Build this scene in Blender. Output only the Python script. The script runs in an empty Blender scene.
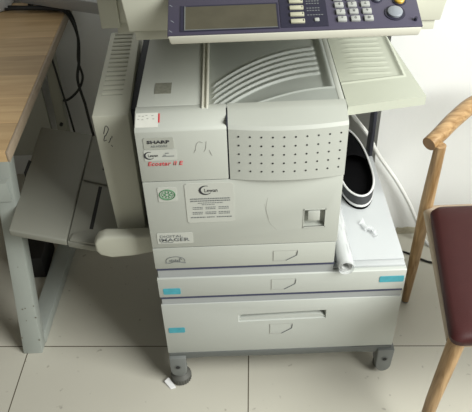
import bpy, bmesh, math, random
from mathutils import Vector, Matrix
random.seed(7)
S = bpy.context.scene
COL = S.collection
R = math.radians

# ------------------------------------------------------------------ camera, world, light, exposure
cam_d = bpy.data.cameras.new('camera'); cam = bpy.data.objects.new('camera', cam_d); COL.objects.link(cam)
th, roll, F_PX = 0.699, -0.038, 647.3
cam_d.sensor_fit = 'HORIZONTAL'; cam_d.sensor_width = 36.0; cam_d.lens = F_PX / 472.0 * 36.0
cam_d.clip_start = 0.02
fw = Vector((0, math.cos(th), -math.sin(th))); up = Vector((0, math.sin(th), math.cos(th))); rt = Vector((1, 0, 0))
c, s = math.cos(roll), math.sin(roll)
r2 = rt * c + up * s
u2 = up * c - rt * s
M = Matrix((r2, u2, -fw)).transposed().to_4x4()
M.translation = Vector((0.196, -1.079, 1.538))
cam.matrix_world = M
S.camera = cam

w = bpy.data.worlds.new('world'); S.world = w; w.use_nodes = True
w.node_tree.nodes['Background'].inputs[0].default_value = (0.97, 0.95, 0.86, 1)
w.node_tree.nodes['Background'].inputs[1].default_value = 0.125

def area(name, loc, target, sx, sy, power, color):
    l = bpy.data.lights.new(name, 'AREA'); l.shape = 'RECTANGLE'; l.size = sx; l.size_y = sy
    l.energy = power; l.color = color
    o = bpy.data.objects.new(name, l); COL.objects.link(o)
    o.location = loc
    o.rotation_euler = (Vector(target) - Vector(loc)).to_track_quat('-Z', 'Y').to_euler()
    return o
area('window_daylight', (1.85, -1.15, 2.05), (0.3, 0.1, 0.4), 1.4, 1.3, 74, (0.985, 1.0, 0.955))

S.view_settings.view_transform = 'Standard'
S.view_settings.look = 'None'
S.view_settings.gamma = 1.0
S.view_settings.use_curve_mapping = False
S.view_settings.exposure = 0.52

# ------------------------------------------------------------------ materials
def mat(name, col, rough=0.5, var=0.04, scale=8.0, bump=0.0, bscale=200.0, metal=0.0, spec=0.5):
    m = bpy.data.materials.new(name); m.use_nodes = True
    nt = m.node_tree; b = nt.nodes['Principled BSDF']
    b.inputs['Roughness'].default_value = rough; b.inputs['Metallic'].default_value = metal
    b.inputs['Specular IOR Level'].default_value = spec
    tc = nt.nodes.new('ShaderNodeTexCoord'); n = nt.nodes.new('ShaderNodeTexNoise')
    n.inputs['Scale'].default_value = scale; n.inputs['Detail'].default_value = 5
    nt.links.new(tc.outputs['Object'], n.inputs['Vector'])
    mx = nt.nodes.new('ShaderNodeMix'); mx.data_type = 'RGBA'
    mx.inputs[6].default_value = (*[max(0, x * (1 - var)) for x in col], 1)
    mx.inputs[7].default_value = (*[min(1, x * (1 + var)) for x in col], 1)
    nt.links.new(n.outputs['Fac'], mx.inputs[0]); nt.links.new(mx.outputs[2], b.inputs['Base Color'])
    if bump:
        n2 = nt.nodes.new('ShaderNodeTexNoise'); n2.inputs['Scale'].default_value = bscale
        nt.links.new(tc.outputs['Object'], n2.inputs['Vector'])
        bp = nt.nodes.new('ShaderNodeBump'); bp.inputs['Strength'].default_value = bump; bp.inputs['Distance'].default_value = 0.002
        nt.links.new(n2.outputs['Fac'], bp.inputs['Height']); nt.links.new(bp.outputs['Normal'], b.inputs['Normal'])
    return m

def wood(name, c1, c2, axis=0, plank=None, grain=1.0, rough=0.45):
    """axis: the grain runs along this axis; plank: (cross axis, width) of joined staves."""
    m = bpy.data.materials.new(name); m.use_nodes = True
    nt = m.node_tree; L = nt.links.new; b = nt.nodes['Principled BSDF']; b.inputs['Roughness'].default_value = rough
    tc = nt.nodes.new('ShaderNodeTexCoord'); mp = nt.nodes.new('ShaderNodeMapping')
    sc = [26 * grain] * 3; sc[axis] = 2.2 * grain; mp.inputs['Scale'].default_value = sc
    L(tc.outputs['Object'], mp.inputs['Vector'])
    n = nt.nodes.new('ShaderNodeTexNoise'); n.inputs['Scale'].default_value = 1.6; n.inputs['Detail'].default_value = 7; n.inputs['Distortion'].default_value = 0.6
    L(mp.outputs['Vector'], n.inputs['Vector'])
    cr = nt.nodes.new('ShaderNodeValToRGB'); cr.color_ramp.elements[0].position = 0.32; cr.color_ramp.elements[1].position = 0.68
    cr.color_ramp.elements[0].color = (*c1, 1); cr.color_ramp.elements[1].color = (*c2, 1)
    L(n.outputs['Fac'], cr.inputs['Fac']); out = cr.outputs['Color']
    if plank:
        sp = nt.nodes.new('ShaderNodeSeparateXYZ'); L(tc.outputs['Object'], sp.inputs[0])
        d = nt.nodes.new('ShaderNodeMath'); d.operation = 'DIVIDE'; d.inputs[1].default_value = plank[1]; L(sp.outputs[plank[0]], d.inputs[0])
        fl = nt.nodes.new('ShaderNodeMath'); fl.operation = 'FLOOR'; L(d.outputs[0], fl.inputs[0])
        wn = nt.nodes.new('ShaderNodeTexWhiteNoise'); wn.noise_dimensions = '1D'; L(fl.outputs[0], wn.inputs['W'])
        mr = nt.nodes.new('ShaderNodeMapRange'); mr.inputs['To Min'].default_value = 0.82; mr.inputs['To Max'].default_value = 1.12
        L(wn.outputs['Value'], mr.inputs['Value'])
        fr = nt.nodes.new('ShaderNodeMath'); fr.operation = 'FRACT'; L(d.outputs[0], fr.inputs[0])
        lt = nt.nodes.new('ShaderNodeMath'); lt.operation = 'LESS_THAN'; lt.inputs[1].default_value = 0.03; L(fr.outputs[0], lt.inputs[0])
        sb = nt.nodes.new('ShaderNodeMath'); sb.operation = 'MULTIPLY_ADD'; sb.inputs[1].default_value = 0.18; L(lt.outputs[0], sb.inputs[0]); L(mr.outputs[0], sb.inputs[2])
        vm = nt.nodes.new('ShaderNodeVectorMath'); vm.operation = 'SCALE'; L(out, vm.inputs[0]); L(sb.outputs[0], vm.inputs['Scale']); out = vm.outputs[0]
    L(out, b.inputs['Base Color'])
    bp = nt.nodes.new('ShaderNodeBump'); bp.inputs['Strength'].default_value = 0.08; bp.inputs['Distance'].default_value = 0.002
    L(n.outputs['Fac'], bp.inputs['Height']); L(bp.outputs['Normal'], b.inputs['Normal'])
    return m

def tile_mat():
    m = bpy.data.materials.new('floor_tile'); m.use_nodes = True
    nt = m.node_tree; L = nt.links.new; b = nt.nodes['Principled BSDF']
    tc = nt.nodes.new('ShaderNodeTexCoord'); mp = nt.nodes.new('ShaderNodeMapping'); mp.vector_type = 'POINT'
    a = 0.045; ox, oy = -0.432, 0.139
    # rotate the pattern by -a about the tile corner (ox, oy)
    ca, sa = math.cos(a), math.sin(a)
    mp.inputs['Rotation'].default_value = (0, 0, a)
    mp.inputs['Location'].default_value = (-(ca * ox - sa * oy), -(sa * ox + ca * oy), 0)
    L(tc.outputs['Object'], mp.inputs['Vector'])
    sp = nt.nodes.new('ShaderNodeSeparateXYZ'); L(mp.outputs['Vector'], sp.inputs[0])
    outs = []
    for k in (0, 1):
        d = nt.nodes.new('ShaderNodeMath'); d.operation = 'DIVIDE'; d.inputs[1].default_value = 0.65; L(sp.outputs[k], d.inputs[0])
        ad = nt.nodes.new('ShaderNodeMath'); ad.operation = 'ADD'; ad.inputs[1].default_value = 0.5; L(d.outputs[0], ad.inputs[0])
        fr = nt.nodes.new('ShaderNodeMath'); fr.operation = 'FRACT'; L(ad.outputs[0], fr.inputs[0])
        sb = nt.nodes.new('ShaderNodeMath'); sb.operation = 'SUBTRACT'; sb.inputs[1].default_value = 0.5; L(fr.outputs[0], sb.inputs[0])
        ab = nt.nodes.new('ShaderNodeMath'); ab.operation = 'ABSOLUTE'; L(sb.outputs[0], ab.inputs[0])
        lt = nt.nodes.new('ShaderNodeMath'); lt.operation = 'LESS_THAN'; lt.inputs[1].default_value = 0.0024; L(ab.outputs[0], lt.inputs[0])
        outs.append(lt.outputs[0])
    mxm = nt.nodes.new('ShaderNodeMath'); mxm.operation = 'MAXIMUM'; L(outs[0], mxm.inputs[0]); L(outs[1], mxm.inputs[1])
    n = nt.nodes.new('ShaderNodeTexNoise'); n.inputs['Scale'].default_value = 2.5; n.inputs['Detail'].default_value = 6
    L(tc.outputs['Object'], n.inputs['Vector'])
    mx = nt.nodes.new('ShaderNodeMix'); mx.data_type = 'RGBA'
    mx.inputs[6].default_value = (0.50, 0.48, 0.41, 1); mx.inputs[7].default_value = (0.60, 0.58, 0.50, 1)
    L(n.outputs['Fac'], mx.inputs[0])
    # small dirt specks
    v = nt.nodes.new('ShaderNodeTexNoise'); v.inputs['Scale'].default_value = 38; v.inputs['Detail'].default_value = 2
    L(tc.outputs['Object'], v.inputs['Vector'])
    sp2 = nt.nodes.new('ShaderNodeMapRange'); sp2.inputs['From Min'].default_value = 0.70; sp2.inputs['From Max'].default_value = 0.76; sp2.inputs['To Max'].default_value = 0.55
    L(v.outputs['Fac'], sp2.inputs['Value'])
    m2 = nt.nodes.new('ShaderNodeMix'); m2.data_type = 'RGBA'; m2.inputs[7].default_value = (0.22, 0.20, 0.16, 1)
    L(sp2.outputs[0], m2.inputs[0]); L(mx.outputs[2], m2.inputs[6])
    m3 = nt.nodes.new('ShaderNodeMix'); m3.data_type = 'RGBA'; m3.inputs[7].default_value = (0.10, 0.085, 0.06, 1)
    L(mxm.outputs[0], m3.inputs[0]); L(m2.outputs[2], m3.inputs[6])
    L(m3.outputs[2], b.inputs['Base Color'])
    b.inputs['Roughness'].default_value = 0.42; b.inputs['Specular IOR Level'].default_value = 0.35
    return m

MT = {}
MT['body'] = mat('copier_plastic', (0.455, 0.47, 0.43), 0.5, 0.03, 6, 0.05, 600)
MT['drawer'] = mat('drawer_plastic', (0.49, 0.51, 0.48), 0.5, 0.03, 6, 0.05, 600)
MT['shelf'] = mat('shelf_plastic', (0.50, 0.52, 0.53), 0.42, 0.03, 6)
MT['cream'] = mat('cream_plastic', (0.50, 0.50, 0.42), 0.5, 0.03, 6, 0.05, 600)
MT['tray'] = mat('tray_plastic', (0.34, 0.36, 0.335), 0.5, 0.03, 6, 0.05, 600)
MT['side_tray'] = mat('side_tray_plastic', (0.47, 0.49, 0.41), 0.5, 0.03, 6, 0.05, 600)
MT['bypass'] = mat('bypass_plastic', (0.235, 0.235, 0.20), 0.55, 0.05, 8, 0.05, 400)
MT['strip'] = mat('panel_rim_plastic', (0.62, 0.61, 0.53), 0.45, 0.02)
MT['purple'] = mat('panel_purple', (0.062, 0.056, 0.088), 0.4, 0.05, 20)
MT['navy'] = mat('panel_navy', (0.024, 0.023, 0.042), 0.35, 0.05, 20)
MT['lcd'] = mat('lcd_glass', (0.085, 0.078, 0.055), 0.15, 0.25, 30)
MT['key'] = mat('key_plastic', (0.38, 0.39, 0.37), 0.4, 0.03)
MT['creamkey'] = mat('cream_key', (0.45, 0.44, 0.33), 0.4, 0.03)
MT['greybtn'] = mat('grey_button', (0.25, 0.27, 0.30), 0.35, 0.03)
MT['yellow'] = mat('yellow_button', (0.55, 0.35, 0.05), 0.35, 0.05)
MT['black'] = mat('black_rubber', (0.012, 0.012, 0.012), 0.55, 0.1)
MT['gap'] = mat('dark_inner', (0.03, 0.032, 0.045), 0.7, 0.1)
MT['blueline'] = mat('blue_grey_strip', (0.40, 0.42, 0.44), 0.5, 0.05)
MT['shadowline'] = mat('blue_black_shadow', (0.045, 0.05, 0.10), 0.6, 0.1)  # shadow lines in the gaps, put in as dark blue colour
MT['seam'] = mat('seam_grey', (0.34, 0.355, 0.36), 0.5, 0.03)
MT['scuff'] = mat('scuff_grey', (0.24, 0.24, 0.22), 0.7, 0.2, 60)
MT['hole'] = mat('dark_hole', (0.02, 0.02, 0.02), 0.8, 0.1)
MT['basegrey'] = mat('base_grey', (0.13, 0.14, 0.135), 0.5, 0.06, 10)
MT['caster'] = mat('caster_grey', (0.17, 0.18, 0.175), 0.45, 0.06, 10)
MT['wheel'] = mat('wheel_rubber', (0.10, 0.10, 0.09), 0.6, 0.1, 40)
MT['blue'] = mat('blue_sticker', (0.06, 0.34, 0.42), 0.5, 0.25, 60)
MT['sticker'] = mat('pale_sticker', (0.48, 0.49, 0.45), 0.4, 0.03)
MT['whitesticker'] = mat('white_sticker', (0.62, 0.62, 0.57), 0.5, 0.08, 90)
MT['plate'] = mat('name_plate', (0.40, 0.41, 0.37), 0.35, 0.05, metal=0.2)
MT['ink'] = mat('black_ink', (0.03, 0.03, 0.035), 0.6, 0.05)
MT['greyink'] = mat('grey_ink', (0.16, 0.17, 0.17), 0.6, 0.05)
MT['red'] = mat('red_ink', (0.55, 0.035, 0.045), 0.55, 0.08)
MT['green'] = mat('green_ink', (0.06, 0.20, 0.09), 0.55, 0.08)
MT['brownlabel'] = mat('brown_label', (0.22, 0.22, 0.18), 0.6, 0.45, 160)
MT['white_metal'] = mat('white_painted_steel', (0.38, 0.41, 0.38), 0.45, 0.06, 14)
MT['shaded_metal'] = mat('shaded_painted_steel', (0.30, 0.30, 0.25), 0.5, 0.06, 14)  # white desk steel at the shadowed rear, shade put into the colour
MT['panel_grey'] = mat('grey_board', (0.34, 0.34, 0.30), 0.6, 0.06, 10)
MT['desk'] = wood('desk_beech', (0.39, 0.255, 0.125), (0.52, 0.365, 0.195), 0, (1, 0.115), 1.0)
MT['desk_edge'] = mat('desk_edge_band', (0.30, 0.235, 0.17), 0.5, 0.18, 40)
MT['oakx'] = wood('chair_oak_rail', (0.23, 0.125, 0.045), (0.48, 0.31, 0.15), 0, None, 2.6, 0.4)
MT['oakz'] = wood('chair_oak_leg', (0.23, 0.13, 0.05), (0.47, 0.305, 0.155), 2, None, 2.6, 0.4)
MT['endgrain'] = mat('oak_end_grain', (0.27, 0.15, 0.065), 0.5, 0.2, 60)
MT['rail'] = mat('seat_rail_wood', (0.42, 0.33, 0.24), 0.45, 0.1, 30)
MT['leather'] = mat('maroon_leather', (0.050, 0.013, 0.013), 0.5, 0.12, 30, 0.25, 500, 0.0, 0.22)
MT['piping'] = mat('white_rubber', (0.75, 0.75, 0.75), 0.5, 0.03)
MT['shoe'] = mat('black_canvas', (0.005, 0.005, 0.0055), 0.95, 0.2, 60, 0.2, 900, 0.0, 0.03)
MT['shoeband'] = mat('grey_canvas', (0.05, 0.052, 0.055), 0.8, 0.2, 60)
MT['paper'] = mat('roll_paper', (0.60, 0.61, 0.60), 0.35, 0.22, 90)
MT['whitecable'] = mat('white_cable', (0.72, 0.72, 0.70), 0.45, 0.03)
MT['devicegrey'] = mat('device_grey', (0.40, 0.40, 0.40), 0.5, 0.05)
MT['plaster'] = mat('bare_plaster', (0.42, 0.39, 0.30), 0.9, 0.35, 70, 0.6, 120)
def wall_mat():
    m = mat('white_wall_paint', (0.76, 0.765, 0.755), 0.7, 0.02, 3, 0.12, 90)
    return m
MT['wall'] = wall_mat()
MT['dirt'] = mat('dirt_mark', (0.20, 0.19, 0.15), 0.9, 0.2)
MT['scratch'] = mat('pale_scratch', (0.36, 0.36, 0.33), 0.7, 0.1)
MT['floor'] = tile_mat()
def film_mat():
    m = mat('clear_film', (0.8, 0.82, 0.84), 0.12, 0.05)
    m.node_tree.nodes['Principled BSDF'].inputs['Alpha'].default_value = 0.45
    return m
MT['film'] = film_mat()

# ------------------------------------------------------------------ mesh helpers
def obj(name, bm, m, parent=None, bevel=0.0, seg=2, smooth=False, ang=35):
    bmesh.ops.remove_doubles(bm, verts=bm.verts, dist=1e-6)
    bmesh.ops.recalc_face_normals(bm, faces=bm.faces)
    if bevel:
        es = [e for e in bm.edges if len(e.link_faces) == 2 and e.calc_face_angle(0) > R(ang)]
        bmesh.ops.bevel(bm, geom=es, offset=bevel, segments=seg, affect='EDGES', profile=0.5, clamp_overlap=True)
    me = bpy.data.meshes.new(name); bm.to_mesh(me); bm.free()
    mats = m if isinstance(m, (list, tuple)) else [m]
    for k in mats: me.materials.append(MT[k])
    if smooth or bevel:
        for p in me.polygons: p.use_smooth = True
        try: me.set_sharp_from_angle(angle=R(40))
        except Exception: pass
    o = bpy.data.objects.new(name, me); COL.objects.link(o)
    if parent: o.parent = parent
    return o

def box(bm, lo, hi):
    vs = [bm.verts.new((x, y, z)) for x in (lo[0], hi[0]) for y in (lo[1], hi[1]) for z in (lo[2], hi[2])]
    for f in ((0, 1, 3, 2), (4, 6, 7, 5), (0, 4, 5, 1), (2, 3, 7, 6), (0, 2, 6, 4), (1, 5, 7, 3)):
        bm.faces.new([vs[i] for i in f])
    return vs
def B(lo, hi):
    bm = bmesh.new(); box(bm, lo, hi); return bm
def hexa(bm, bottom, top):
    b = [bm.verts.new(p) for p in bottom]; t = [bm.verts.new(p) for p in top]; n = len(b)
    bm.faces.new(b[::-1]); bm.faces.new(t)
    for i in range(n):
        j = (i + 1) % n; bm.faces.new((b[i], b[j], t[j], t[i]))
def prism(bm, pts, axis, a, b):
    """extrude a 2-D outline along an axis (0: pts are (y,z), 1: (x,z), 2: (x,y))"""
    def P(p, v):
        return ((v, p[0], p[1]), (p[0], v, p[1]), (p[0], p[1], v))[axis]
    hexa(bm, [P(p, a) for p in pts], [P(p, b) for p in pts])
def tube(bm, pts, rad, n=12, caps=True):
    pts = [Vector(p) for p in pts]; N = len(pts)
    rad = rad if isinstance(rad, (list, tuple)) else [rad] * N
    t0 = (pts[1] - pts[0]).normalized()
    nrm = t0.orthogonal().normalized(); rings = []
    for i in range(N):
        t = (pts[min(i + 1, N - 1)] - pts[max(i - 1, 0)]).normalized()
        nrm = (nrm - t * nrm.dot(t)).normalized(); bi = t.cross(nrm)
        rings.append([bm.verts.new(pts[i] + (nrm * math.cos(2 * math.pi * k / n) + bi * math.sin(2 * math.pi * k / n)) * rad[i]) for k in range(n)])
    for i in range(N - 1):
        for k in range(n):
            bm.faces.new((rings[i][k], rings[i][(k + 1) % n], rings[i + 1][(k + 1) % n], rings[i + 1][k]))
    if caps:
        bm.faces.new(rings[0][::-1]); bm.faces.new(rings[-1])
def T(pts, rad, n=12):
    bm = bmesh.new(); tube(bm, pts, rad, n); return bm
def spline(pts, k=8):
    pts = [Vector(p) for p in pts]; out = []
    for i in range(len(pts) - 1):
        p0, p1, p2, p3 = pts[max(i - 1, 0)], pts[i], pts[i + 1], pts[min(i + 2, len(pts) - 1)]
        for j in range(k):
            t = j / k
            out.append(0.5 * ((2 * p1) + (p2 - p0) * t + (2 * p0 - 5 * p1 + 4 * p2 - p3) * t * t + (3 * p1 - p0 - 3 * p2 + p3) * t ** 3))
    out.append(pts[-1]); return out
def cyl(bm, c0, c1, r0, r1=None, n=24):
    tube(bm, [c0, c1], [r0, r0 if r1 is None else r1], n)
def heightgrid(bm, nu, nv, fn, thick):
    """closed slab whose upper side is fn(u,v) -> point"""
    top = [[bm.verts.new(fn(i / nu, j / nv)) for j in range(nv + 1)] for i in range(nu + 1)]
    zb = min(v.co.z for r in top for v in r) - thick
    bot = [[bm.verts.new((v.co.x, v.co.y, zb)) for v in r] for r in top]
    for i in range(nu):
        for j in range(nv):
            bm.faces.new((top[i][j], top[i + 1][j], top[i + 1][j + 1], top[i][j + 1]))
            bm.faces.new((bot[i][j], bot[i][j + 1], bot[i + 1][j + 1], bot[i + 1][j]))
    for i in range(nu):
        bm.faces.new((top[i][0], bot[i][0], bot[i + 1][0], top[i + 1][0]))
        bm.faces.new((top[i][nv], top[i + 1][nv], bot[i + 1][nv], bot[i][nv]))
    for j in range(nv):
        bm.faces.new((top[0][j], top[0][j + 1], bot[0][j + 1], bot[0][j]))
        bm.faces.new((top[nu][j], bot[nu][j], bot[nu][j + 1], top[nu][j + 1]))
def cut(o, cutter_bm):
    bmesh.ops.recalc_face_normals(cutter_bm, faces=cutter_bm.faces)
    me = bpy.data.meshes.new('cutter'); cutter_bm.to_mesh(me); cutter_bm.free()
    c_ = bpy.data.objects.new('cutter', me); COL.objects.link(c_)
    md = o.modifiers.new('cut', 'BOOLEAN'); md.operation = 'DIFFERENCE'; md.object = c_; md.solver = 'EXACT'
    dg = bpy.context.evaluated_depsgraph_get()
    new = bpy.data.meshes.new_from_object(o.evaluated_get(dg), depsgraph=dg)
    o.modifiers.clear(); o.data = new
    bpy.data.objects.remove(c_)
    for p in new.polygons: p.use_smooth = True
    new.set_sharp_from_angle(angle=R(30))
def thing(name, label, cat, loc=(0, 0, 0), group=None):
    o = bpy.data.objects.new(name, None); COL.objects.link(o); o.location = loc; o.empty_display_size = 0.05
    return tag(o, label, cat, group)
def tag(o, label, cat, group=None):
    o['label'] = label; o['category'] = cat
    if group: o['group'] = group
    return o
def struct(name, bm, m):
    o = obj(name, bm, m); o['kind'] = 'structure'; return o

def lettering(txt, x0, x1, z0, z1, m, parent, y=-0.0018, bold=0.0, shear=0.0, name='lettering'):
    """raised print on a front (facing -Y), filling the rectangle x0..x1, z0..z1"""
    cu = bpy.data.curves.new(name, 'FONT'); cu.body = txt; cu.size = 1; cu.extrude = 0.0; cu.offset = bold; cu.shear = shear; cu.resolution_u = 2
    tmp = bpy.data.objects.new('tmp', cu); COL.objects.link(tmp)
    bpy.context.view_layer.update()
    dg = bpy.context.evaluated_depsgraph_get()
    me = bpy.data.meshes.new_from_object(tmp.evaluated_get(dg), depsgraph=dg)
    bpy.data.objects.remove(tmp)
    xs = [v.co.x for v in me.vertices]; ys = [v.co.y for v in me.vertices]
    ax, bx, ay, by = min(xs), max(xs), min(ys), max(ys)
    for v in me.vertices:
        v.co = Vector((x0 + (v.co.x - ax) / (bx - ax) * (x1 - x0), y, z0 + (v.co.y - ay) / (by - ay) * (z1 - z0)))
    bm = bmesh.new(); bm.from_mesh(me)
    r = bmesh.ops.extrude_face_region(bm, geom=bm.faces[:])
    for v in [g for g in r['geom'] if isinstance(g, bmesh.types.BMVert)]: v.co.y += 0.0006
    return obj(name, bm, m, parent)
def sticker(name, x0, x1, z0, z1, m, parent, y=-0.0005, t=0.0007, r=0.0015):
    bm = B((x0, y - t, z0), (x1, y + 0.0006, z1))
    es = [e for e in bm.edges if abs((e.verts[0].co - e.verts[1].co).y) > 1e-4]
    bmesh.ops.bevel(bm, geom=es, offset=r, segments=2, affect='EDGES')
    return obj(name, bm, m, parent)
def swoosh(parent, cx, cz, r, m, name='swoosh_emblem', y=-0.0018):
    """open C-shaped swoosh, thick at the foot"""
    bm = bmesh.new(); N = 22; a0, a1 = R(65), R(325); inn = []; out = []
    for i in range(N + 1):
        t = i / N; a = a0 + (a1 - a0) * t; wd = r * (0.06 + 0.30 * math.sin(math.pi * t) ** 1.3)
        for lst, rr in ((inn, r - wd), (out, r)):
            lst.append((cx + 1.15 * rr * math.cos(a), cz + rr * math.sin(a)))
    for i in range(N):
        prism(bm, [inn[i], out[i], out[i + 1], inn[i + 1]], 1, y, y + 0.0006)
    return obj(name, bm, m, parent)
def stroke(name, pts, wd, m, parent, y=-0.0006):
    bm = bmesh.new(); tube(bm, spline([(p[0], y, p[1]) for p in pts], 5), wd, 5); return obj(name, bm, m, parent)

# ------------------------------------------------------------------ setting
struct('floor', B((-2.0, -2.2, -0.05), (2.6, 1.1, 0.0)), 'floor')
struct('wall_back', B((-2.0, 1.0, 0.0), (0.64, 1.1, 2.7)), 'wall')
struct('wall_right', B((0.64, 0.57, 0.0), (2.6, 1.1, 2.7)), 'wall')

# chipped strip at the foot of the white wall
bm = bmesh.new()
out = [(0.745, 0.0), (0.74, 0.018), (0.748, 0.030), (0.765, 0.027), (0.785, 0.031), (0.812, 0.026), (0.84, 0.012), (0.86, 0.0)]
prism(bm, out, 1, 0.566, 0.569)
tag(obj('plaster_chip', bm, 'plaster'), 'patch of bare yellowish plaster at the foot of the white wall behind the chair', 'wall damage')

# ------------------------------------------------------------------ photocopier
cp = thing('photocopier', 'large pale grey office photocopier with purple control panel on a two drawer stand with casters', 'photocopier')
# base frame
bm = bmesh.new()
prism(bm, [(0.002, 0.1245), (0.002, 0.105), (0.05, 0.100), (0.10, 0.105), (0.30, 0.101), (0.50, 0.103), (0.55, 0.098), (0.598, 0.105), (0.598, 0.1245)], 1, -0.002, 0.03)
box(bm, (0.004, 0.03, 0.10), (0.05, 0.48, 0.124)); box(bm, (0.55, 0.03, 0.10), (0.596, 0.48, 0.124)); box(bm, (0.05, 0.45, 0.10), (0.55, 0.48, 0.124))
obj('base_frame', bm, 'basegrey', cp, 0.002)
obj('stand_housing', B((0.004, 0.03, 0.124), (0.596, 0.50, 0.412)), 'drawer', cp, 0.003)
# casters
def caster(x, y, wheel_dx, wheel_dy, fr, zb=0.064):
    b = bmesh.new(); pts = []
    for k in range(13):
        a = math.pi + math.pi * k / 12; pts.append((x + 0.021 * math.cos(a), zb + 0.028 * math.sin(a)))
    pts += [(x + 0.024, 0.115), (x - 0.021, 0.115)]
    prism(b, pts, 1, y, y + 0.045)
    p = obj('caster_bracket', b, 'caster', cp, 0.003)
    h = bmesh.new(); cyl(h, (x, y - 0.001, 0.078), (x, y + 0.006, 0.078), 0.0095); obj('bolt_ring', h, 'basegrey', p)
    h = bmesh.new(); cyl(h, (x, y - 0.0018, 0.078), (x, y + 0.004, 0.078), 0.0058); obj('bolt_hole', h, 'hole', p)
    g = bmesh.new(); wx, wy = x + wheel_dx, y + wheel_dy
    cyl(g, (wx, wy, 0.030), (wx, wy, 0.060), 0.018, 0.020); obj('caster_stem', g, 'caster', p, 0.002)
    g = bmesh.new()
    tube(g, [(wx, wy, 0.0), (wx, wy, 0.005), (wx, wy, 0.024), (wx, wy, 0.034)], [0.86 * fr, fr, 1.03 * fr, 0.7 * fr], 32)
    wobj = obj('leveling_foot', g, 'wheel', p, smooth=True)
    g = bmesh.new()
    for k in range(24):
        a = 2 * math.pi * k / 24
        cyl(g, (wx + 1.01 * fr * math.cos(a), wy + 1.01 * fr * math.sin(a), 0.005), (wx + 1.03 * fr * math.cos(a), wy + 1.03 * fr * math.sin(a), 0.022), 0.0014, n=6)
    obj('grip_ribs', g, 'wheel', p)
caster(0.022, -0.012, 0.003, 0.020, 0.027)
caster(0.583, -0.010, 0.0, 0.040, 0.016, 0.050)
caster(0.022, 0.43, 0.003, 0.030, 0.027)
caster(0.583, 0.43, 0.0, 0.030, 0.021)

def paper_mark(parent, x0, x1, z0, z1):
    """embossed paper-level outline: left side, foot, dark corner stroke and right side"""
    b = bmesh.new(); y = -0.0006; zc = z0 + (z1 - z0) * 0.0; xm = x0 + (x1 - x0) * 0.52
    for a, e in (((x0, z1), (x0, z0)), ((x0, z0), (xm, z0)), ((x1, z0 + (z1 - z0) * 0.55), (x1, z1)), ((x0, z1), (x1, z1))):
        tube(b, [(a[0], y, a[1]), (e[0], y, e[1])], 0.0007 if a[1] != e[1] or a[1] == z0 else 0.0003, 5)
    obj('level_mark', b, 'scratch', parent)
    b = bmesh.new(); tube(b, [(xm, y, z0), (x1 - 0.002, y, z0 + (z1 - z0) * 0.5), (x1, y, z1 - 0.004)], 0.0012, 5)
    obj('level_mark_corner', b, 'greyink', parent)

# lower drawer
d = obj('paper_drawer', B((0, 0, 0.125), (0.6, 0.03, 0.3175)), 'drawer', cp, 0.0010)
cb = bmesh.new()
hexa(cb, [(0.186, -0.01, 0.241), (0.416, -0.01, 0.245), (0.412, 0.018, 0.248), (0.200, 0.018, 0.245)],
         [(0.186, -0.01, 0.272), (0.416, -0.01, 0.278), (0.412, 0.018, 0.276), (0.200, 0.018, 0.268)])
cut(d, cb)
b = bmesh.new()   # finger lip inside the slot, rising to the middle
pts = [(0.187 + 0.228 * k / 16, 0.2425 + 0.004 * k / 16) for k in range(17)]
top = [(0.187 + 0.228 * k / 16, 0.250 + 0.016 * (k / 16) ** 0.6 * (1 - k / 16) ** 0.25) for k in range(17)]
prism(b, pts + top[::-1], 1, 0.004, 0.016)
obj('handle_lip', b, 'drawer', d)
paper_mark(d, 0.272, 0.330, 0.192, 0.230)
sticker('blue_sticker', 0.010, 0.052, 0.210, 0.229, 'blue', d)
# strip between the drawers
obj('seam_strip', B((0.004, 0.003, 0.3175), (0.596, 0.03, 0.346)), 'seam', cp)
obj('seam_shadow_line', B((0.003, 0.001, 0.339), (0.597, 0.03, 0.346)), 'shadowline', cp)  # shadow line under the upper drawer, drawn as a dark strip
# upper drawer
b = bmesh.new()
prism(b, [(0, 0.346), (0, 0.410), (0.002, 0.412), (0.03, 0.412), (0.03, 0.346)], 0, 0.0, 0.6)
d2 = obj('paper_drawer', b, 'drawer', cp, 0.0008)
paper_mark(d2, 0.275, 0.334, 0.360, 0.396)
sticker('blue_sticker', 0.011, 0.053, 0.357, 0.377, 'blue', d2)
sticker('blue_sticker', 0.537, 0.596, 0.372, 0.392, 'blue', d2)
# stand top
b = bmesh.new(); box(b, (0.0, 0.032, 0.412), (0.6, 0.50, 0.419)); box(b, (0.424, 0.012, 0.412), (0.598, 0.030, 0.4185))
obj('stand_top', b, 'shelf', cp, 0.0015)

# body
obj('body_strip', B((0.004, 0.004, 0.4100), (0.422, 0.04, 0.444)), 'seam', cp)
obj('body_shadow_line', B((0.003, 0.002, 0.438), (0.423, 0.04, 0.445)), 'shadowline', cp)  # shadow line under the body, drawn as a dark strip
b = bmesh.new(); box(b, (0.0, 0.016, 0.444), (0.425, 0.50, 0.815))
obj('body_housing', b, 'body', cp, 0.002)
cas = obj('paper_cassette', B((0.0, 0.0, 0.445), (0.422, 0.03, 0.511)), 'body', cp, 0.002)
paper_mark(cas, 0.279, 0.335, 0.459, 0.491)
b = bmesh.new(); box(b, (0.0, 0.0, 0.513), (0.425, 0.03, 0.704))
fd = obj('front_door', b, 'body', cp, 0.0025)
# latch
cut(fd, B((0.346, -0.01, 0.563), (0.392, 0.014, 0.612)))
obj('latch', B((0.354, -0.001, 0.580), (0.381, 0.012, 0.609)), 'body', fd, 0.002)
b = bmesh.new()
for a, e in (((0.344, 0.561), (0.346, 0.614)), ((0.392, 0.561), (0.394, 0.614)), ((0.344, 0.612), (0.394, 0.614)), ((0.344, 0.559), (0.394, 0.563))):
    box(b, (a[0], -0.001, a[1]), (e[0], 0.002, e[1]))
obj('latch_rim', b, 'body', fd)

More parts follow.
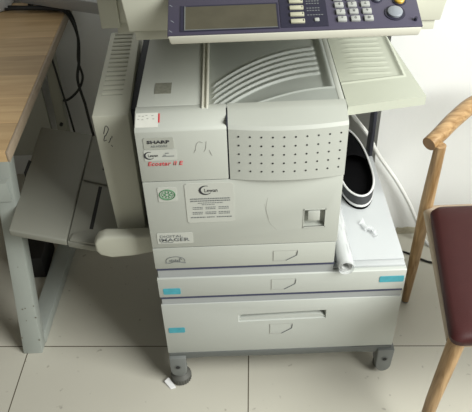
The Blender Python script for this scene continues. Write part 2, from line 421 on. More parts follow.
def top_profile(y0=0.0):
    return [(y0, 0.706), (y0, 0.830), (0.005, 0.837), (0.038, 0.850), (0.046, 0.852), (0.062, 0.852), (0.062, 0.706)]
b = bmesh.new(); prism(b, top_profile(), 0, 0.0, 0.1828)
uc = obj('upper_cover', b, 'body', cp, 0.0015)
# bowed perforated cover
b = bmesh.new(); NX = 24
x0, x1 = 0.186, 0.426
def bow(x): return -0.012 * (1 - ((x - (x0 + x1) / 2) / ((x1 - x0) / 2)) ** 2)
cols = []
for i in range(NX + 1):
    x = x0 + (x1 - x0) * i / NX; f = bow(x); e = min(i, NX - i)
    pr = [(f, 0.706), (f, 0.830), (f + 0.005, 0.837), (0.038, 0.850), (0.046, 0.852), (0.062, 0.852), (0.062, 0.706)]
    cols.append([b.verts.new((x, p[0], p[1])) for p in pr])
n = len(cols[0])
for i in range(NX):
    for k in range(n):
        b.faces.new((cols[i][k], cols[i + 1][k], cols[i + 1][(k + 1) % n], cols[i][(k + 1) % n]))
b.faces.new(cols[0]); b.faces.new(cols[-1][::-1])
vc = obj('perforated_cover', b, 'body', cp, smooth=True)
vc.data.set_sharp_from_angle(angle=R(20))
b = bmesh.new()
for i in range(10):
    for j in range(5):
        x = 0.206 + 0.0228 * i; z = 0.814 - 0.0212 * j
        cyl(b, (x, bow(x) - 0.0005, z), (x, bow(x) + 0.003, z), 0.0021, n=10)
h = obj('speaker_holes', b, 'hole', vc)
obj('seam', B((0.1825, 0.004, 0.706), (0.186, 0.055, 0.846)), 'gap', cp)
obj('seam', B((0.001, 0.003, 0.7035), (0.424, 0.05, 0.7065)), 'gap', cp)
obj('seam', B((0.001, 0.003, 0.5105), (0.421, 0.03, 0.5135)), 'gap', cp)
# left part of the top
b = bmesh.new(); hexa(b, [(0.001, 0.063, 0.80), (0.134, 0.063, 0.80), (0.134, 0.50, 0.80), (0.006, 0.50, 0.80)],
                         [(0.001, 0.063, 0.852), (0.134, 0.063, 0.852), (0.134, 0.50, 0.852), (0.006, 0.50, 0.852)])
obj('top_cover', b, 'body', cp, 0.002)
b = bmesh.new(); box(b, (0.134, 0.046, 0.81), (0.138, 0.50, 0.856)); box(b, (0.138, 0.046, 0.81), (0.143, 0.50, 0.8525)); box(b, (0.143, 0.046, 0.81), (0.147, 0.50, 0.857))
obj('tray_rail', b, 'strip', cp, 0.001)
obj('top_edge', B((0.413, 0.062, 0.81), (0.425, 0.50, 0.852)), 'body', cp, 0.002)
# sunken output tray with curved ribs
def rib_line(x): return 0.19 + 0.132 * (1 - (1 - min(1, max(0, (x - 0.156) / 0.234))) ** 2.2)
def out_fn(u, v):
    x = 0.147 + 0.266 * u; y = 0.062 + 0.44 * v
    yb = 0.044 + 0.070 * math.sin(min(1, max(0, (x - 0.215) / 0.19)) * math.pi / 2)      # front ridge line
    dd = min((0.404 - x) * 0.6, y - yb)
    k = min(1, max(0, dd / 0.009)); k = k * k * (3 - 2 * k)
    z = 0.851 - (0.006 + 0.018 * (1 - u)) * k + 0.0025 * max(0, 1 - abs(dd + 0.002) / 0.004)
    if x > 0.150 and dd > 0.004:
        ph = (rib_line(x) - y) / 0.0235
        if 0 <= ph < 6:
            f = ph - math.floor(ph + 0.5)
            fade = min(1, (x - 0.150) / 0.012) * min(1, max(0, (0.392 - x) / 0.006))
            fr = ph - math.floor(ph); z += 0.0065 * min(fr, (1 - fr) * 6) * max(0, fade)
    return (x, y, z)
b = bmesh.new(); heightgrid(b, 160, 300, out_fn, 0.002)
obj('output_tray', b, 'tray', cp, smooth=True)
# side tray on the right
cA, cB, cC, cD = (0.4275, 0.034), (0.592, 0.064), (0.556, 0.46), (0.4275, 0.45)
def side_fn(u, v):
    x = (cA[0] * (1 - u) + cB[0] * u) * (1 - v) + (cD[0] * (1 - u) + cC[0] * u) * v
    y = (cA[1] * (1 - u) + cB[1] * u) * (1 - v) + (cD[1] * (1 - u) + cC[1] * u) * v
    xr = 0.562; yr = 0.132 + 0.02 * (x - 0.43) / 0.13; dd = 0
    dd = min(xr - x, y - yr)
    k = min(1, max(0, dd / 0.007)); z = 0.850 - 0.002 * k
    # raised rim around the sunken panel
    z += 0.0022 * max(0, 1 - abs(dd + 0.003) / 0.005)
    if k >= 1 and 0.449 < x < 0.545:
        ph = (y - 0.172) / 0.0235
        f = ph - math.floor(ph + 0.5)
        if -0.4 < ph < 9: z += 0.0020 * max(0, 1 - abs(f) / 0.26) * min(1, (x - 0.449) / 0.02, (0.545 - x) / 0.01)
    return (x, y, z)
b = bmesh.new(); heightgrid(b, 90, 200, side_fn, 0.018)
obj('side_tray', b, 'side_tray', cp, smooth=True)
obj('rear_column', B((0.0, 0.44, 0.845), (0.425, 0.50, 1.0)), 'cream', cp)
b = bmesh.new(); box(b, (0.590, 0.455, 0.419), (0.600, 0.50, 1.0)); box(b, (0.425, 0.47, 0.60), (0.596, 0.50, 1.0))
obj('rear_post', b, 'gap', cp, 0.002)

# scanner unit
b = bmesh.new()
hexa(b, [(0.010, 0.052, 1.018), (0.588, 0.052, 1.018), (0.588, 0.50, 1.018), (0.010, 0.50, 1.018)],
        [(0.004, 0.046, 1.088), (0.596, 0.046, 1.088), (0.596, 0.50, 1.088), (0.004, 0.50, 1.088)])
sc_ = obj('scanner_unit', b, 'cream', cp, 0.003)
obj('scanner_underside', B((0.020, 0.058, 0.998), (0.580, 0.50, 1.018)), 'cream', cp, 0.002)
obj('document_cover', B((0.004, 0.06, 1.090), (0.596, 0.50, 1.150)), 'cream', cp, 0.008, 3)
b = bmesh.new(); box(b, (-0.060, 0.15, 0.982), (-0.022, 0.48, 1.09)); box(b, (-0.022, 0.155, 0.990), (0.004, 0.48, 1.09)); box(b, (-0.03, 0.16, 0.965), (0.02, 0.48, 0.99))
obj('scanner_side_cover', b, 'cream', cp, 0.002)

# control panel, tilted towards the operator
PT = R(20)
def pp(x, t, h=0.0):   # x along the copier, t up the slope, h off the surface
    return Vector((x, -0.05 + t * math.cos(PT) - h * math.sin(PT), 1.055 + t * math.sin(PT) + h * math.cos(PT)))
def pbox(bm, x0, x1, t0, t1, h0, h1):
    hexa(bm, [pp(x0, t0, h0), pp(x1, t0, h0), pp(x1, t1, h0), pp(x0, t1, h0)], [pp(x0, t0, h1), pp(x1, t0, h1), pp(x1, t1, h1), pp(x0, t1, h1)])
b = bmesh.new()
hexa(b, [(0.094, -0.044, 1.036), (0.522, -0.044, 1.036), (0.522, 0.08, 1.036), (0.094, 0.08, 1.036)],
        [pp(0.0905, -0.001, -0.001), pp(0.5245, -0.001, -0.001), pp(0.5245, 0.12, -0.001), pp(0.0905, 0.12, -0.001)])
pn = obj('control_panel', b, 'strip', cp, 0.003)
b = bmesh.new(); pbox(b, 0.0905, 0.5245, 0.0005, 0.12, -0.004, 0.0015)
obj('panel_face', b, 'purple', pn, 0.001)
b = bmesh.new(); pbox(b, 0.1125, 0.2815, 0.0065, 0.0675, 0.001, 0.0028); obj('screen_bezel', b, 'navy', pn)
b = bmesh.new(); pbox(b, 0.1205, 0.2785, 0.0095, 0.0640, 0.001, 0.0034); obj('lcd_screen', b, 'lcd', pn)
b = bmesh.new(); pbox(b, 0.1195, 0.121, 0.0085, 0.0650, 0.002, 0.0040); pbox(b, 0.1195, 0.279, 0.0083, 0.0092, 0.002, 0.0040); obj('screen_glint', b, 'greyink', pn)  # glint along two screen edges, built as paler strips
b = bmesh.new(); pbox(b, 0.2845, 0.3655, 0.0075, 0.110, 0.001, 0.0024); obj('mode_panel', b, 'navy', pn)
for t in (0.0195, 0.0355, 0.0515, 0.0675):
    b = bmesh.new(); pbox(b, 0.3015, 0.3255, t - 0.0042, t + 0.0042, 0.002, 0.006); kb = obj('mode_key', b, 'creamkey', pn, 0.001)
    b = bmesh.new(); pbox(b, 0.3225, 0.3238, t - 0.002, t + 0.002, 0.005, 0.0064); obj('key_lamp', b, 'ink', kb)
b = bmesh.new()
for t in (0.062, 0.068, 0.045, 0.051, 0.0345):
    for k in range(5 if t != 0.0345 else 6):
        x = 0.331 + 0.0048 * k
        pbox(b, x, x + 0.0032, t - 0.0009, t + 0.0009, 0.0022, 0.0028)
obj('panel_legend', b, 'greyink', pn)
b = bmesh.new(); pbox(b, 0.3425, 0.3505, 0.0185, 0.0255, 0.002, 0.005); obj('indicator_lamp', b, 'key', pn, 0.001)
digits = ['*', '0', '#', '7', '8', '9', '4', '5', '6', '1', '2', '3']
def key_text(txt, x, t, h, size, parent, m='ink'):
    cu = bpy.data.curves.new('key_legend', 'FONT'); cu.body = txt; cu.size = size; cu.align_x = 'CENTER'; cu.align_y = 'CENTER'; cu.resolution_u = 1
    tmp = bpy.data.objects.new('tmp', cu); COL.objects.link(tmp); bpy.context.view_layer.update()
    dg = bpy.context.evaluated_depsgraph_get(); me = bpy.data.meshes.new_from_object(tmp.evaluated_get(dg), depsgraph=dg); bpy.data.objects.remove(tmp)
    for v in me.vertices: v.co = pp(x + v.co.x, t + v.co.y, h)
    bm = bmesh.new(); bm.from_mesh(me); return obj('key_legend', bm, m, parent)
for r_ in range(5):
    for q in range(3):
        x = 0.3895 + 0.0228 * q - 0.0010 * r_; t = 0.0208 + 0.0168 * r_
        b = bmesh.new(); pbox(b, x - 0.0078, x + 0.0078, t - 0.0056, t + 0.0056, 0.001, 0.006)
        kb = obj('number_key', b, 'key', pn, 0.0012)
        if r_ < 4: key_text(digits[r_ * 3 + q], x, t, 0.0063, 0.0095, kb)
def round_btn(x, t, r, m, ring, name):
    b = bmesh.new(); tube(b, [pp(x, t, 0.0005), pp(x, t, 0.0030)], [ring, ring - 0.001], 32); rg = obj('button_ring', b, 'navy', pn, smooth=True)
    b = bmesh.new(); tube(b, [pp(x, t, 0.001), pp(x, t, 0.0065), pp(x, t, 0.008)], [r, r, r * 0.8], 32); obj(name, b, m, pn, smooth=True)
round_btn(0.4815, 0.0325, 0.0128, 'greybtn', 0.0185, 'start_button')
round_btn(0.4935, 0.0615, 0.0088, 'yellow', 0.0125, 'stop_button')
round_btn(0.4554, 0.0680, 0.0070, 'greybtn', 0.0105, 'clear_button')
round_btn(0.5140, 0.0140, 0.0028, 'navy', 0.0036, 'panel_screw')
for (x, t) in ((0.0955, 0.069), (0.0985, 0.031), (0.0960, 0.008)):
    b = bmesh.new(); hexa(b, [pp(x - .003, t + .003, .0012), pp(x - .002, t + .0035, .0012), pp(x + .003, t - .001, .0012), pp(x + .002, t - .0015, .0012)],
            [pp(x - .003, t + .003, .0019), pp(x - .002, t + .0035, .0019), pp(x + .003, t - .001, .0019), pp(x + .002, t - .0015, .0019)])
    obj('panel_mark', b, 'greybtn', pn)

# duplex tower on the left
b = bmesh.new()
hexa(b, [(-0.094, 0.10, 0.470), (-0.026, 0.10, 0.470), (-0.026, 0.50, 0.470), (-0.094, 0.50, 0.470)],
        [(-0.1015, 0.094, 0.813), (-0.0235, 0.094, 0.813), (-0.0345, 0.50, 0.813), (-0.110, 0.50, 0.813)])
tw = obj('duplex_tower', b, 'cream', cp, 0.003)
b = bmesh.new()
for k in range(15):
    y = 0.185 + 0.0215 * k; xa = -0.090 - 0.0000 * k - (y - 0.1) * 0.02; xb = xa + 0.046
    prism(b, [(y - 0.0035, 0.8125), (y + 0.0035, 0.8125), (y + 0.001, 0.8165), (y - 0.0035, 0.8150)], 0, xa, xb)
obj('vent_ribs', b, 'cream', tw)
b = bmesh.new()
for k in range(15):
    y = 0.185 + 0.0215 * k; xa = -0.090 - (y - 0.1) * 0.02
    box(b, (xa, y - 0.0052, 0.8128), (xa + 0.046, y - 0.0036, 0.8134))
obj('vent_slot_shade', b, 'panel_grey', tw)  # thin shade beside each vent rib, laid on as grey strips
for q, pts in enumerate(([(-0.083, 0.768), (-0.076, 0.788), (-0.071, 0.780), (-0.080, 0.762)], [(-0.081, 0.764), (-0.085, 0.750), (-0.079, 0.752)], [(-0.069, 0.757), (-0.073, 0.748), (-0.076, 0.744)], [(-0.071, 0.738), (-0.069, 0.734)], [(-0.066, 0.762), (-0.067, 0.756)])):
    b = bmesh.new(); tube(b, spline([(p[0], 0.0945 + (0.813 - p[1]) * 0.0175, p[1]) for p in pts], 5), 0.0012, 5); obj('pen_mark', b, 'ink', tw)
obj('tower_gap_wall', B((-0.0255, 0.14, 0.45), (0.0, 0.48, 0.80)), 'gap', cp)
# latch lever below the tower
b = bmesh.new()
prism(b, [(-0.004, 0.507), (-0.074, 0.506), (-0.116, 0.508), (-0.136, 0.500), (-0.145, 0.487), (-0.145, 0.462), (-0.136, 0.447), (-0.110, 0.438), (-0.060, 0.441), (-0.004, 0.452)], 1, 0.05, 0.085)
obj('tower_lever', b, 'cream', cp, 0.007, 3)
obj('lever_mount', B((-0.03, 0.085, 0.455), (0.0, 0.4, 0.475)), 'cream', cp, 0.003)
# bypass tray to the left, rising slightly away from the body
def bz(x): return 0.485 - (x + 0.37) * 0.225
b = bmesh.new()
P_ = [(-0.367, 0.116), (-0.228, 0.104), (-0.232, 0.575), (-0.380, 0.575)]
hexa(b, [(x, y, bz(x) - 0.020) for x, y in P_], [(x, y, bz(x)) for x, y in P_])
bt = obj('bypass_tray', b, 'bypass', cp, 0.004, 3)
b = bmesh.new(); P_ = [(-0.226, 0.104), (-0.150, 0.098), (-0.10, 0.11), (-0.10, 0.575), (-0.230, 0.575)]
hexa(b, [(x, y, bz(x) - 0.022) for x, y in P_], [(x, y, bz(x) - 0.004) for x, y in P_])
obj('tray_inner_plate', b, 'bypass', bt, 0.002)
b = bmesh.new()
for y0_, y1_ in ((0.16, 0.335), (0.41, 0.56)):
    P_ = [(-0.181, y0_), (-0.172, y0_), (-0.172, y1_), (-0.181, y1_)]
    hexa(b, [(x, y, bz(x) - 0.0045) for x, y in P_], [(x, y, bz(x) - 0.0034) for x, y in P_])
obj('guide_slot', b, 'hole', bt)
b = bmesh.new(); P_ = [(-0.224, 0.35), (-0.11, 0.335), (-0.11, 0.385), (-0.224, 0.40)]
hexa(b, [(x, y, bz(x) - 0.004) for x, y in P_], [(x, y, bz(x) + 0.002) for x, y in P_])
obj('paper_guide', b, 'bypass', bt, 0.002)
b = bmesh.new(); P_ = [(-0.220, 0.105), (-0.12, 0.10), (-0.13, 0.130), (-0.16, 0.146), (-0.19, 0.146), (-0.215, 0.132)]
hexa(b, [(x, y, bz(x) - 0.004) for x, y in P_], [(x, y, bz(x) + 0.003) for x, y in P_])
obj('finger_bump', b, 'bypass', bt, 0.002)
b = bmesh.new(); P_ = [(-0.379, 0.345), (-0.372, 0.350), (-0.370, 0.400), (-0.379, 0.405)]
hexa(b, [(x, y, bz(x) - 0.022) for x, y in P_], [(x, y, bz(x) + 0.001) for x, y in P_]); obj('tray_notch', b, 'hole', bt)

# stickers and lettering on the body
pl_ = sticker('name_plate', 0.015, 0.076, 0.789, 0.817, 'plate', uc, r=0.002)
lettering('SHARP', 0.022, 0.068, 0.8030, 0.8105, 'ink', pl_, bold=0.035)
lettering('AR-M350U', 0.029, 0.062, 0.794, 0.799, 'greyink', pl_)
sk = sticker('dealer_sticker', 0.013, 0.079, 0.761, 0.787, 'sticker', uc)
swoosh(sk, 0.0235, 0.774, 0.0095, 'ink')
lettering('Lewan', 0.0215, 0.041, 0.7710, 0.7775, 'ink', sk)
b = bmesh.new()
for xa, xb, z in ((0.056, 0.064, 0.779), (0.050, 0.074, 0.7715), (0.052, 0.058, 0.7745)): box(b, (xa, -0.0018, z - 0.0008), (xb, -0.001, z + 0.0008))
obj('small_print', b, 'greyink', sk)
lettering('Ecostar II E', 0.018, 0.091, 0.7475, 0.7575, 'red', uc, y=-0.0008, bold=0.008, shear=0.2, name='red_lettering')
em = sticker('green_emblem_sticker', 0.030, 0.070, 0.651, 0.690, 'sticker', fd)
b = bmesh.new(); cx, cz = 0.050, 0.6705
tube(b, [(cx + 0.0165 * math.cos(a), -0.0014, cz + 0.0135 * math.sin(a)) for a in [2 * math.pi * k / 40 for k in range(41)]], 0.0012, 6)
for k in range(8):
    a0 = 2 * math.pi * k / 8; ox, oz = cx + 0.0088 * math.cos(a0), cz + 0.0072 * math.sin(a0)
    tube(b, [(ox + 0.0042 * math.cos(a), -0.0014, oz + 0.0036 * math.sin(a)) for a in [2 * math.pi * j / 14 for j in range(15)]], 0.0007, 5)
tube(b, [(cx + 0.0042 * math.cos(a), -0.0014, cz + 0.0036 * math.sin(a)) for a in [2 * math.pi * j / 14 for j in range(15)]], 0.0007, 5)
obj('flower_emblem', b, 'green', em)
ns = sticker('notice_sticker', 0.088, 0.192, 0.588, 0.698, 'sticker', fd, r=0.003)
swoosh(ns, 0.132, 0.679, 0.0125, 'ink')
lettering('Lewan', 0.130, 0.158, 0.6740, 0.6830, 'ink', ns)
b = bmesh.new()
rows = [(0.6560, [(0.098, 0.184)], 0.0013), (0.6500, [(0.098, 0.184)], 0.0013), (0.6440, [(0.114, 0.168)], 0.0008), (0.6395, [(0.122, 0.150)], 0.0006)]
for z in (0.632, 0.6275): rows.append((z, [(0.102, 0.124), (0.130, 0.152), (0.158, 0.180)], 0.0008))
for z in (0.618, 0.6135): rows.append((z, [(0.101, 0.123), (0.129, 0.153), (0.158, 0.182)], 0.0009))
rows.append((0.6035, [(0.096, 0.128), (0.131, 0.148), (0.153, 0.186)], 0.0012))
for z, spans, hh in rows:
    for xa, xb in spans:
        x = xa
        while x < xb:
            l_ = random.uniform(0.002, 0.006); box(b, (x, -0.0018, z - hh), (min(x + l_, xb), -0.001, z + hh)); x += l_ + 0.0010
obj('small_print', b, 'greyink', ns)
dg_ = sticker('model_sticker', 0.015, 0.096, 0.527, 0.559, 'sticker', fd)
lettering('DIGITAL', 0.022, 0.073, 0.5465, 0.5535, 'greyink', dg_)
lettering('IMAGER', 0.020, 0.088, 0.5345, 0.5445, 'greyink', dg_, bold=0.02)
b = bmesh.new(); box(b, (0.022, -0.0018, 0.5305), (0.050, -0.001, 0.532)); obj('small_print', b, 'greyink', dg_)
# oval logo on the cassette
b = bmesh.new()
tube(b, [(0.050 + 0.022 * math.cos(a), -0.0008, 0.472 + 0.0125 * math.sin(a)) for a in [R(-15) + R(215) * k / 24 for k in range(25)]], 0.0007, 5)
tube(b, spline([(0.026, -0.0008, 0.466), (0.035, -0.0008, 0.464), (0.050, -0.0008, 0.468), (0.074, -0.0008, 0.464)], 5), 0.0009, 5)
for k in range(6): box(b, (0.036 + 0.0045 * k, -0.0012, 0.469), (0.0385 + 0.0045 * k, -0.0002, 0.4735 + 0.002 * (k % 2)))
tube(b, spline([(0.060, -0.0008, 0.474), (0.062, -0.0008, 0.482), (0.065, -0.0008, 0.474)], 5), 0.0006, 5)
obj('oval_logo', b, 'greyink', cas)
# scuffs
for pts in ([(0.118, 0.781), (0.121, 0.797), (0.127, 0.803), (0.134, 0.800)], [(0.141, 0.803), (0.139, 0.786), (0.135, 0.778)], [(0.146, 0.782), (0.151, 0.768)], [(0.115, 0.776), (0.117, 0.783)]):
    stroke('scuff', pts, 0.0005, 'scuff', uc, y=-0.0002)
for pts in ([(0.259, 0.633), (0.264, 0.600), (0.272, 0.575), (0.287, 0.556)], [(0.265, 0.65), (0.262, 0.62), (0.268, 0.59)]):
    stroke('scratch', pts, 0.0004, 'scratch', fd, y=-0.0001)
# labels on the slope and the top
sl = Vector((0, 0.033, 0.013)).normalized(); nn = Vector((0, -0.013, 0.033)).normalized()
def slope_quad(x0, x1, a0, a1, h):
    o = Vector((0, 0.005, 0.837)); r = []
    for x, a in ((x0, a0), (x1, a0), (x1, a1), (x0, a1)): r.append(o + sl * a + nn * h + Vector((x, 0, 0)))
    return r
b = bmesh.new(); hexa(b, slope_quad(0.002, 0.047, 0.001, 0.036, 0.0), slope_quad(0.002, 0.047, 0.001, 0.036, 0.0008)); ws = obj('white_label', b, 'whitesticker', uc)
b = bmesh.new()
for x, a in ((0.008, 0.028), (0.015, 0.027), (0.022, 0.029), (0.034, 0.028), (0.006, 0.020), (0.014, 0.019), (0.024, 0.021), (0.036, 0.020)):
    hexa(b, slope_quad(x, x + 0.004, a, a + 0.002, 0.0006), slope_quad(x, x + 0.004, a, a + 0.002, 0.0011))
obj('faded_print', b, 'scratch', ws)
b = bmesh.new(); hexa(b, slope_quad(0.0475, 0.0505, 0.012, 0.034, 0.0), slope_quad(0.0475, 0.0505, 0.012, 0.034, 0.0009)); obj('red_tab', b, 'red', uc)
obj('square_label', B((0.034, 0.110, 0.8515), (0.069, 0.155, 0.8527)), 'brownlabel', cp)

# ------------------------------------------------------------------ things on the stand
sh = thing('shoe', 'black slip-on shoe with white trim standing on the stand top beside the copier body', 'shoe', (0.5255, 0.220, 0.4195))
def shoe_ring(z, grow=0.0, n=40):
    pts = []; L_ = 0.31
    for k in range(n):
        a = 2 * math.pi * k / n
        t = 0.5 - 0.5 * math.cos(a); sgn = 1 if a < math.pi else -1
        hw = 0.049 * (1 - abs(2 * t - 1) ** 2.6) ** 0.5 * (1.04 - 0.20 * t) + grow * 0.6
        cxx = -0.010 * t + 0.004 * math.sin(math.pi * t)
        pts.append((cxx + sgn * hw, t * L_ * 1.0 + (grow if t > .5 else -grow) * (abs(2 * t - 1) ** 6), z))
    return pts
def ring_loft(levels, closed=True):
    bm = bmesh.new(); rings = [[bm.verts.new(p) for p in lv] for lv in levels]; n = len(rings[0])
    for i in range(len(rings) - 1):
        for k in range(n): bm.faces.new((rings[i][k], rings[i][(k + 1) % n], rings[i + 1][(k + 1) % n], rings[i + 1][k]))
    bm.faces.new(rings[0][::-1])
    if closed: bm.faces.new(rings[-1])
    return bm
obj('outsole', ring_loft([shoe_ring(0.0, 0.002), shoe_ring(0.009, 0.003)]), 'shoe', sh, smooth=True)
obj('foxing_stripe', ring_loft([shoe_ring(0.009, 0.0035), shoe_ring(0.0155, 0.0035)]), 'piping', sh, smooth=True)
def collar_z(p): return 0.042 + 0.010 * max(0, (p[1] - 0.12) / 0.165) ** 1.0
b = bmesh.new()
lo = shoe_ring(0.0155, 0.002); mid = [(p[0], p[1], 0.030) for p in shoe_ring(0, 0.002)]; hi = [(p[0], p[1], collar_z(p)) for p in shoe_ring(0, 0.0)]
inn = [(p[0], p[1], collar_z(p)) for p in shoe_ring(0, -0.004)]; fl = shoe_ring(0.018, -0.005)
obj('upper', ring_loft([lo, mid, hi, inn], False), 'shoeband', sh, smooth=True)
obj('lining', ring_loft([fl, inn], False), 'shoe', sh, smooth=True)
b = bmesh.new(); cc = [(p[0], p[1], collar_z(p) + 0.0015) for p in shoe_ring(0, -0.001)]; tube(b, cc + cc[:1], 0.0028, 8); obj('collar_trim', b, 'piping', sh, smooth=True)
b = bmesh.new(); tube(b, [], 0) if False else None
obj('insole', ring_loft([shoe_ring(0.0181, -0.006), shoe_ring(0.022, -0.006)]), 'shoe', sh)
b = bmesh.new(); NU = 14; g = []
for i in range(NU + 1):
    t = 0.52 + 0.47 * i / NU; hw = 0.049 * (1 - abs(2 * t - 1) ** 2.6) ** 0.5 * (1.04 - 0.20 * t) - 0.003
    cxx = -0.010 * t + 0.004 * math.sin(math.pi * t); row = []
    for j in range(9):
        q = -1 + j / 4; z0 = 0.040 + 0.010 * max(0, (t * 0.31 - 0.12) / 0.165)
        row.append(b.verts.new((cxx + q * max(hw, 0.002), t * 0.31, z0 + 0.020 * (1 - q * q) * (1 - 0.6 * (t - 0.52) / 0.47))))
    g.append(row)
for i in range(NU):
    for j in range(8): b.faces.new((g[i][j], g[i + 1][j], g[i + 1][j + 1], g[i][j + 1]))
o = obj('vamp', b, 'shoe', sh, smooth=True)
md = o.modifiers.new('solid', 'SOLIDIFY'); md.thickness = 0.003
# film-wrapped paper roll
pr = thing('paper_roll', 'white printed paper roll wrapped in clear film lying along the copier body', 'paper roll', (0.450, 0.0, 0.419))
b = bmesh.new()
N = 28; L0, L1 = -0.012, 0.33; spr = []
for k in range(64):
    a = 2 * math.pi * k / 20; r = 0.0185 - 0.0030 * k / 20 * 1.0
    spr.append((r * math.cos(a), 0.0195 + r * math.sin(a)))
for i in range(len(spr) - 1):
    (xa, za), (xb, zb) = spr[i], spr[i + 1]
    q = 0.93
    hexa(b, [(xa, L0 + 0.004, za), (xb, L0 + 0.004, zb), (xb * q, L0 + 0.004, 0.0195 + (zb - 0.0195) * q), (xa * q, L0 + 0.004, 0.0195 + (za - 0.0195) * q)],
            [(xa, L1, za), (xb, L1, zb), (xb * q, L1, 0.0195 + (zb - 0.0195) * q), (xa * q, L1, 0.0195 + (za - 0.0195) * q)])
obj('rolled_sheet', b, 'paper', pr)
b = bmesh.new()
for k, (y0_, dy, a0) in enumerate(((0.02, 0.03, 60), (0.06, 0.05, 40), (0.10, 0.02, 75), (0.13, 0.06, 55), (0.04, 0.015, 25), (0.18, 0.04, 45), (0.09, 0.03, 20))):
    a = R(a0); a2 = R(a0 + 18)
    tube(b, [(0.0190 * math.cos(a), y0_, 0.0195 + 0.0188 * math.sin(a)), (0.0188 * math.cos(a), y0_ + dy, 0.0195 + 0.0188 * math.sin(a)), (0.0188 * math.cos(a2), y0_ + dy, 0.0195 + 0.0188 * math.sin(a2))], 0.0008, 4)
obj('printed_lines', b, 'greyink', pr)
b = bmesh.new(); rings = []
for i in range(14):
    y = L0 - 0.004 + (L1 + 0.01 - L0) * i / 13; row = []
    for k in range(28):
        a = 2 * math.pi * k / 28; r = 0.0202 + 0.0006 * math.sin(5 * a + i) + 0.0004 * math.sin(11 * a - 2 * i)
        if i == 0: r *= 0.93
        row.append(b.verts.new((r * math.cos(a), y, max(0.0005, 0.0200 + r * math.sin(a)))))
    rings.append(row)
for i in range(13):
    for k in range(28): b.faces.new((rings[i][k], rings[i][(k + 1) % 28], rings[i + 1][(k + 1) % 28], rings[i + 1][k]))
obj('film_wrap', b, 'film', pr, smooth=True)

# crumpled film scrap
b = bmesh.new(); g = []
for i in range(9):
    row = []
    for j in range(5):
        row.append(b.verts.new((0.514 + 0.0042 * i + 0.004 * math.sin(j * 2.1), 0.158 - 0.0055 * i + 0.008 * (j - 2) * (1 if i in (1, 2, 6, 7) else 0.5) + 0.003 * math.sin(i * 1.7), 0.4205 + 0.011 * abs(math.sin(i * 1.9 + j * 1.4)) * abs(math.cos(i * 0.8 - j)))))
    g.append(row)
for i in range(8):
    for j in range(4): b.faces.new((g[i][j], g[i + 1][j], g[i + 1][j + 1], g[i][j + 1]))
o = tag(obj('film_scrap', b, 'film', smooth=True), 'small crumpled scrap of clear film lying on the stand top in front of the shoe', 'film scrap')
# paper scrap by the caster
b = bmesh.new()
hexa(b, [(-0.022, -0.008, 0.0003), (-0.004, -0.028, 0.0003), (0.010, -0.024, 0.0003), (-0.010, 0.000, 0.0003)], [(-0.022, -0.006, 0.009), (-0.004, -0.027, 0.002), (0.009, -0.021, 0.004), (-0.010, 0.002, 0.014)])
tag(obj('paper_scrap', b, 'piping'), 'tiny white paper scrap on the floor against the caster of the copier stand', 'paper scrap')

# ------------------------------------------------------------------ cables
def cable(name, pts, r, m, label):
    tag(obj(name, T(spline(pts, 8), r, 8), m, smooth=True), label, 'cable')
cable('cable', [(0.50, 0.535, 0.60), (0.547, 0.535, 0.515), (0.600, 0.535, 0.440), (0.640, 0.535, 0.365), (0.708, 0.535, 0.262), (0.760, 0.535, 0.170), (0.793, 0.530, 0.100), (0.835, 0.51, 0.012), (0.88, 0.48, 0.008), (1.0, 0.47, 0.008)], 0.0062, 'whitecable', 'thick white cable running down the white wall from behind the copier')
cable('cable', [(0.68, 0.50, 0.004), (0.76, 0.47, 0.004), (0.83, 0.42, 0.004), (0.95, 0.40, 0.004), (1.2, 0.42, 0.004)], 0.0035, 'black', 'thin black cable lying on the floor behind the chair leg')
cable('cable', [(-0.50, 0.88, 0.729), (-0.42, 0.87, 0.731), (-0.345, 0.86, 0.731), (-0.305, 0.85, 0.722), (-0.285, 0.85, 0.650), (-0.296, 0.85, 0.562), (-0.314, 0.85, 0.489), (-0.306, 0.85, 0.40), (-0.304, 0.85, 0.353), (-0.300, 0.86, 0.249), (-0.29, 0.90, 0.10), (-0.25, 0.93, 0.006)], 0.0050, 'black', 'black cable hanging from the desk corner straight down beside the copier')
cable('cable', [(-0.50, 0.90, 0.729), (-0.42, 0.885, 0.731), (-0.345, 0.875, 0.731), (-0.300, 0.868, 0.718), (-0.289, 0.868, 0.640), (-0.304, 0.868, 0.55), (-0.300, 0.868, 0.49), (-0.325, 0.868, 0.44), (-0.368, 0.868, 0.405), (-0.405, 0.90, 0.392), (-0.44, 0.97, 0.39)], 0.0042, 'black', 'black cable looping from the desk corner back under the wooden desk')
cable('cable', [(-0.395, 0.85, 0.62), (-0.383, 0.85, 0.565), (-0.376, 0.85, 0.473), (-0.368, 0.85, 0.376), (-0.362, 0.85, 0.269), (-0.35, 0.86, 0.12), (-0.30, 0.90, 0.004)], 0.0036, 'black', 'thin black cable hanging beside the rear desk leg behind the bypass tray')

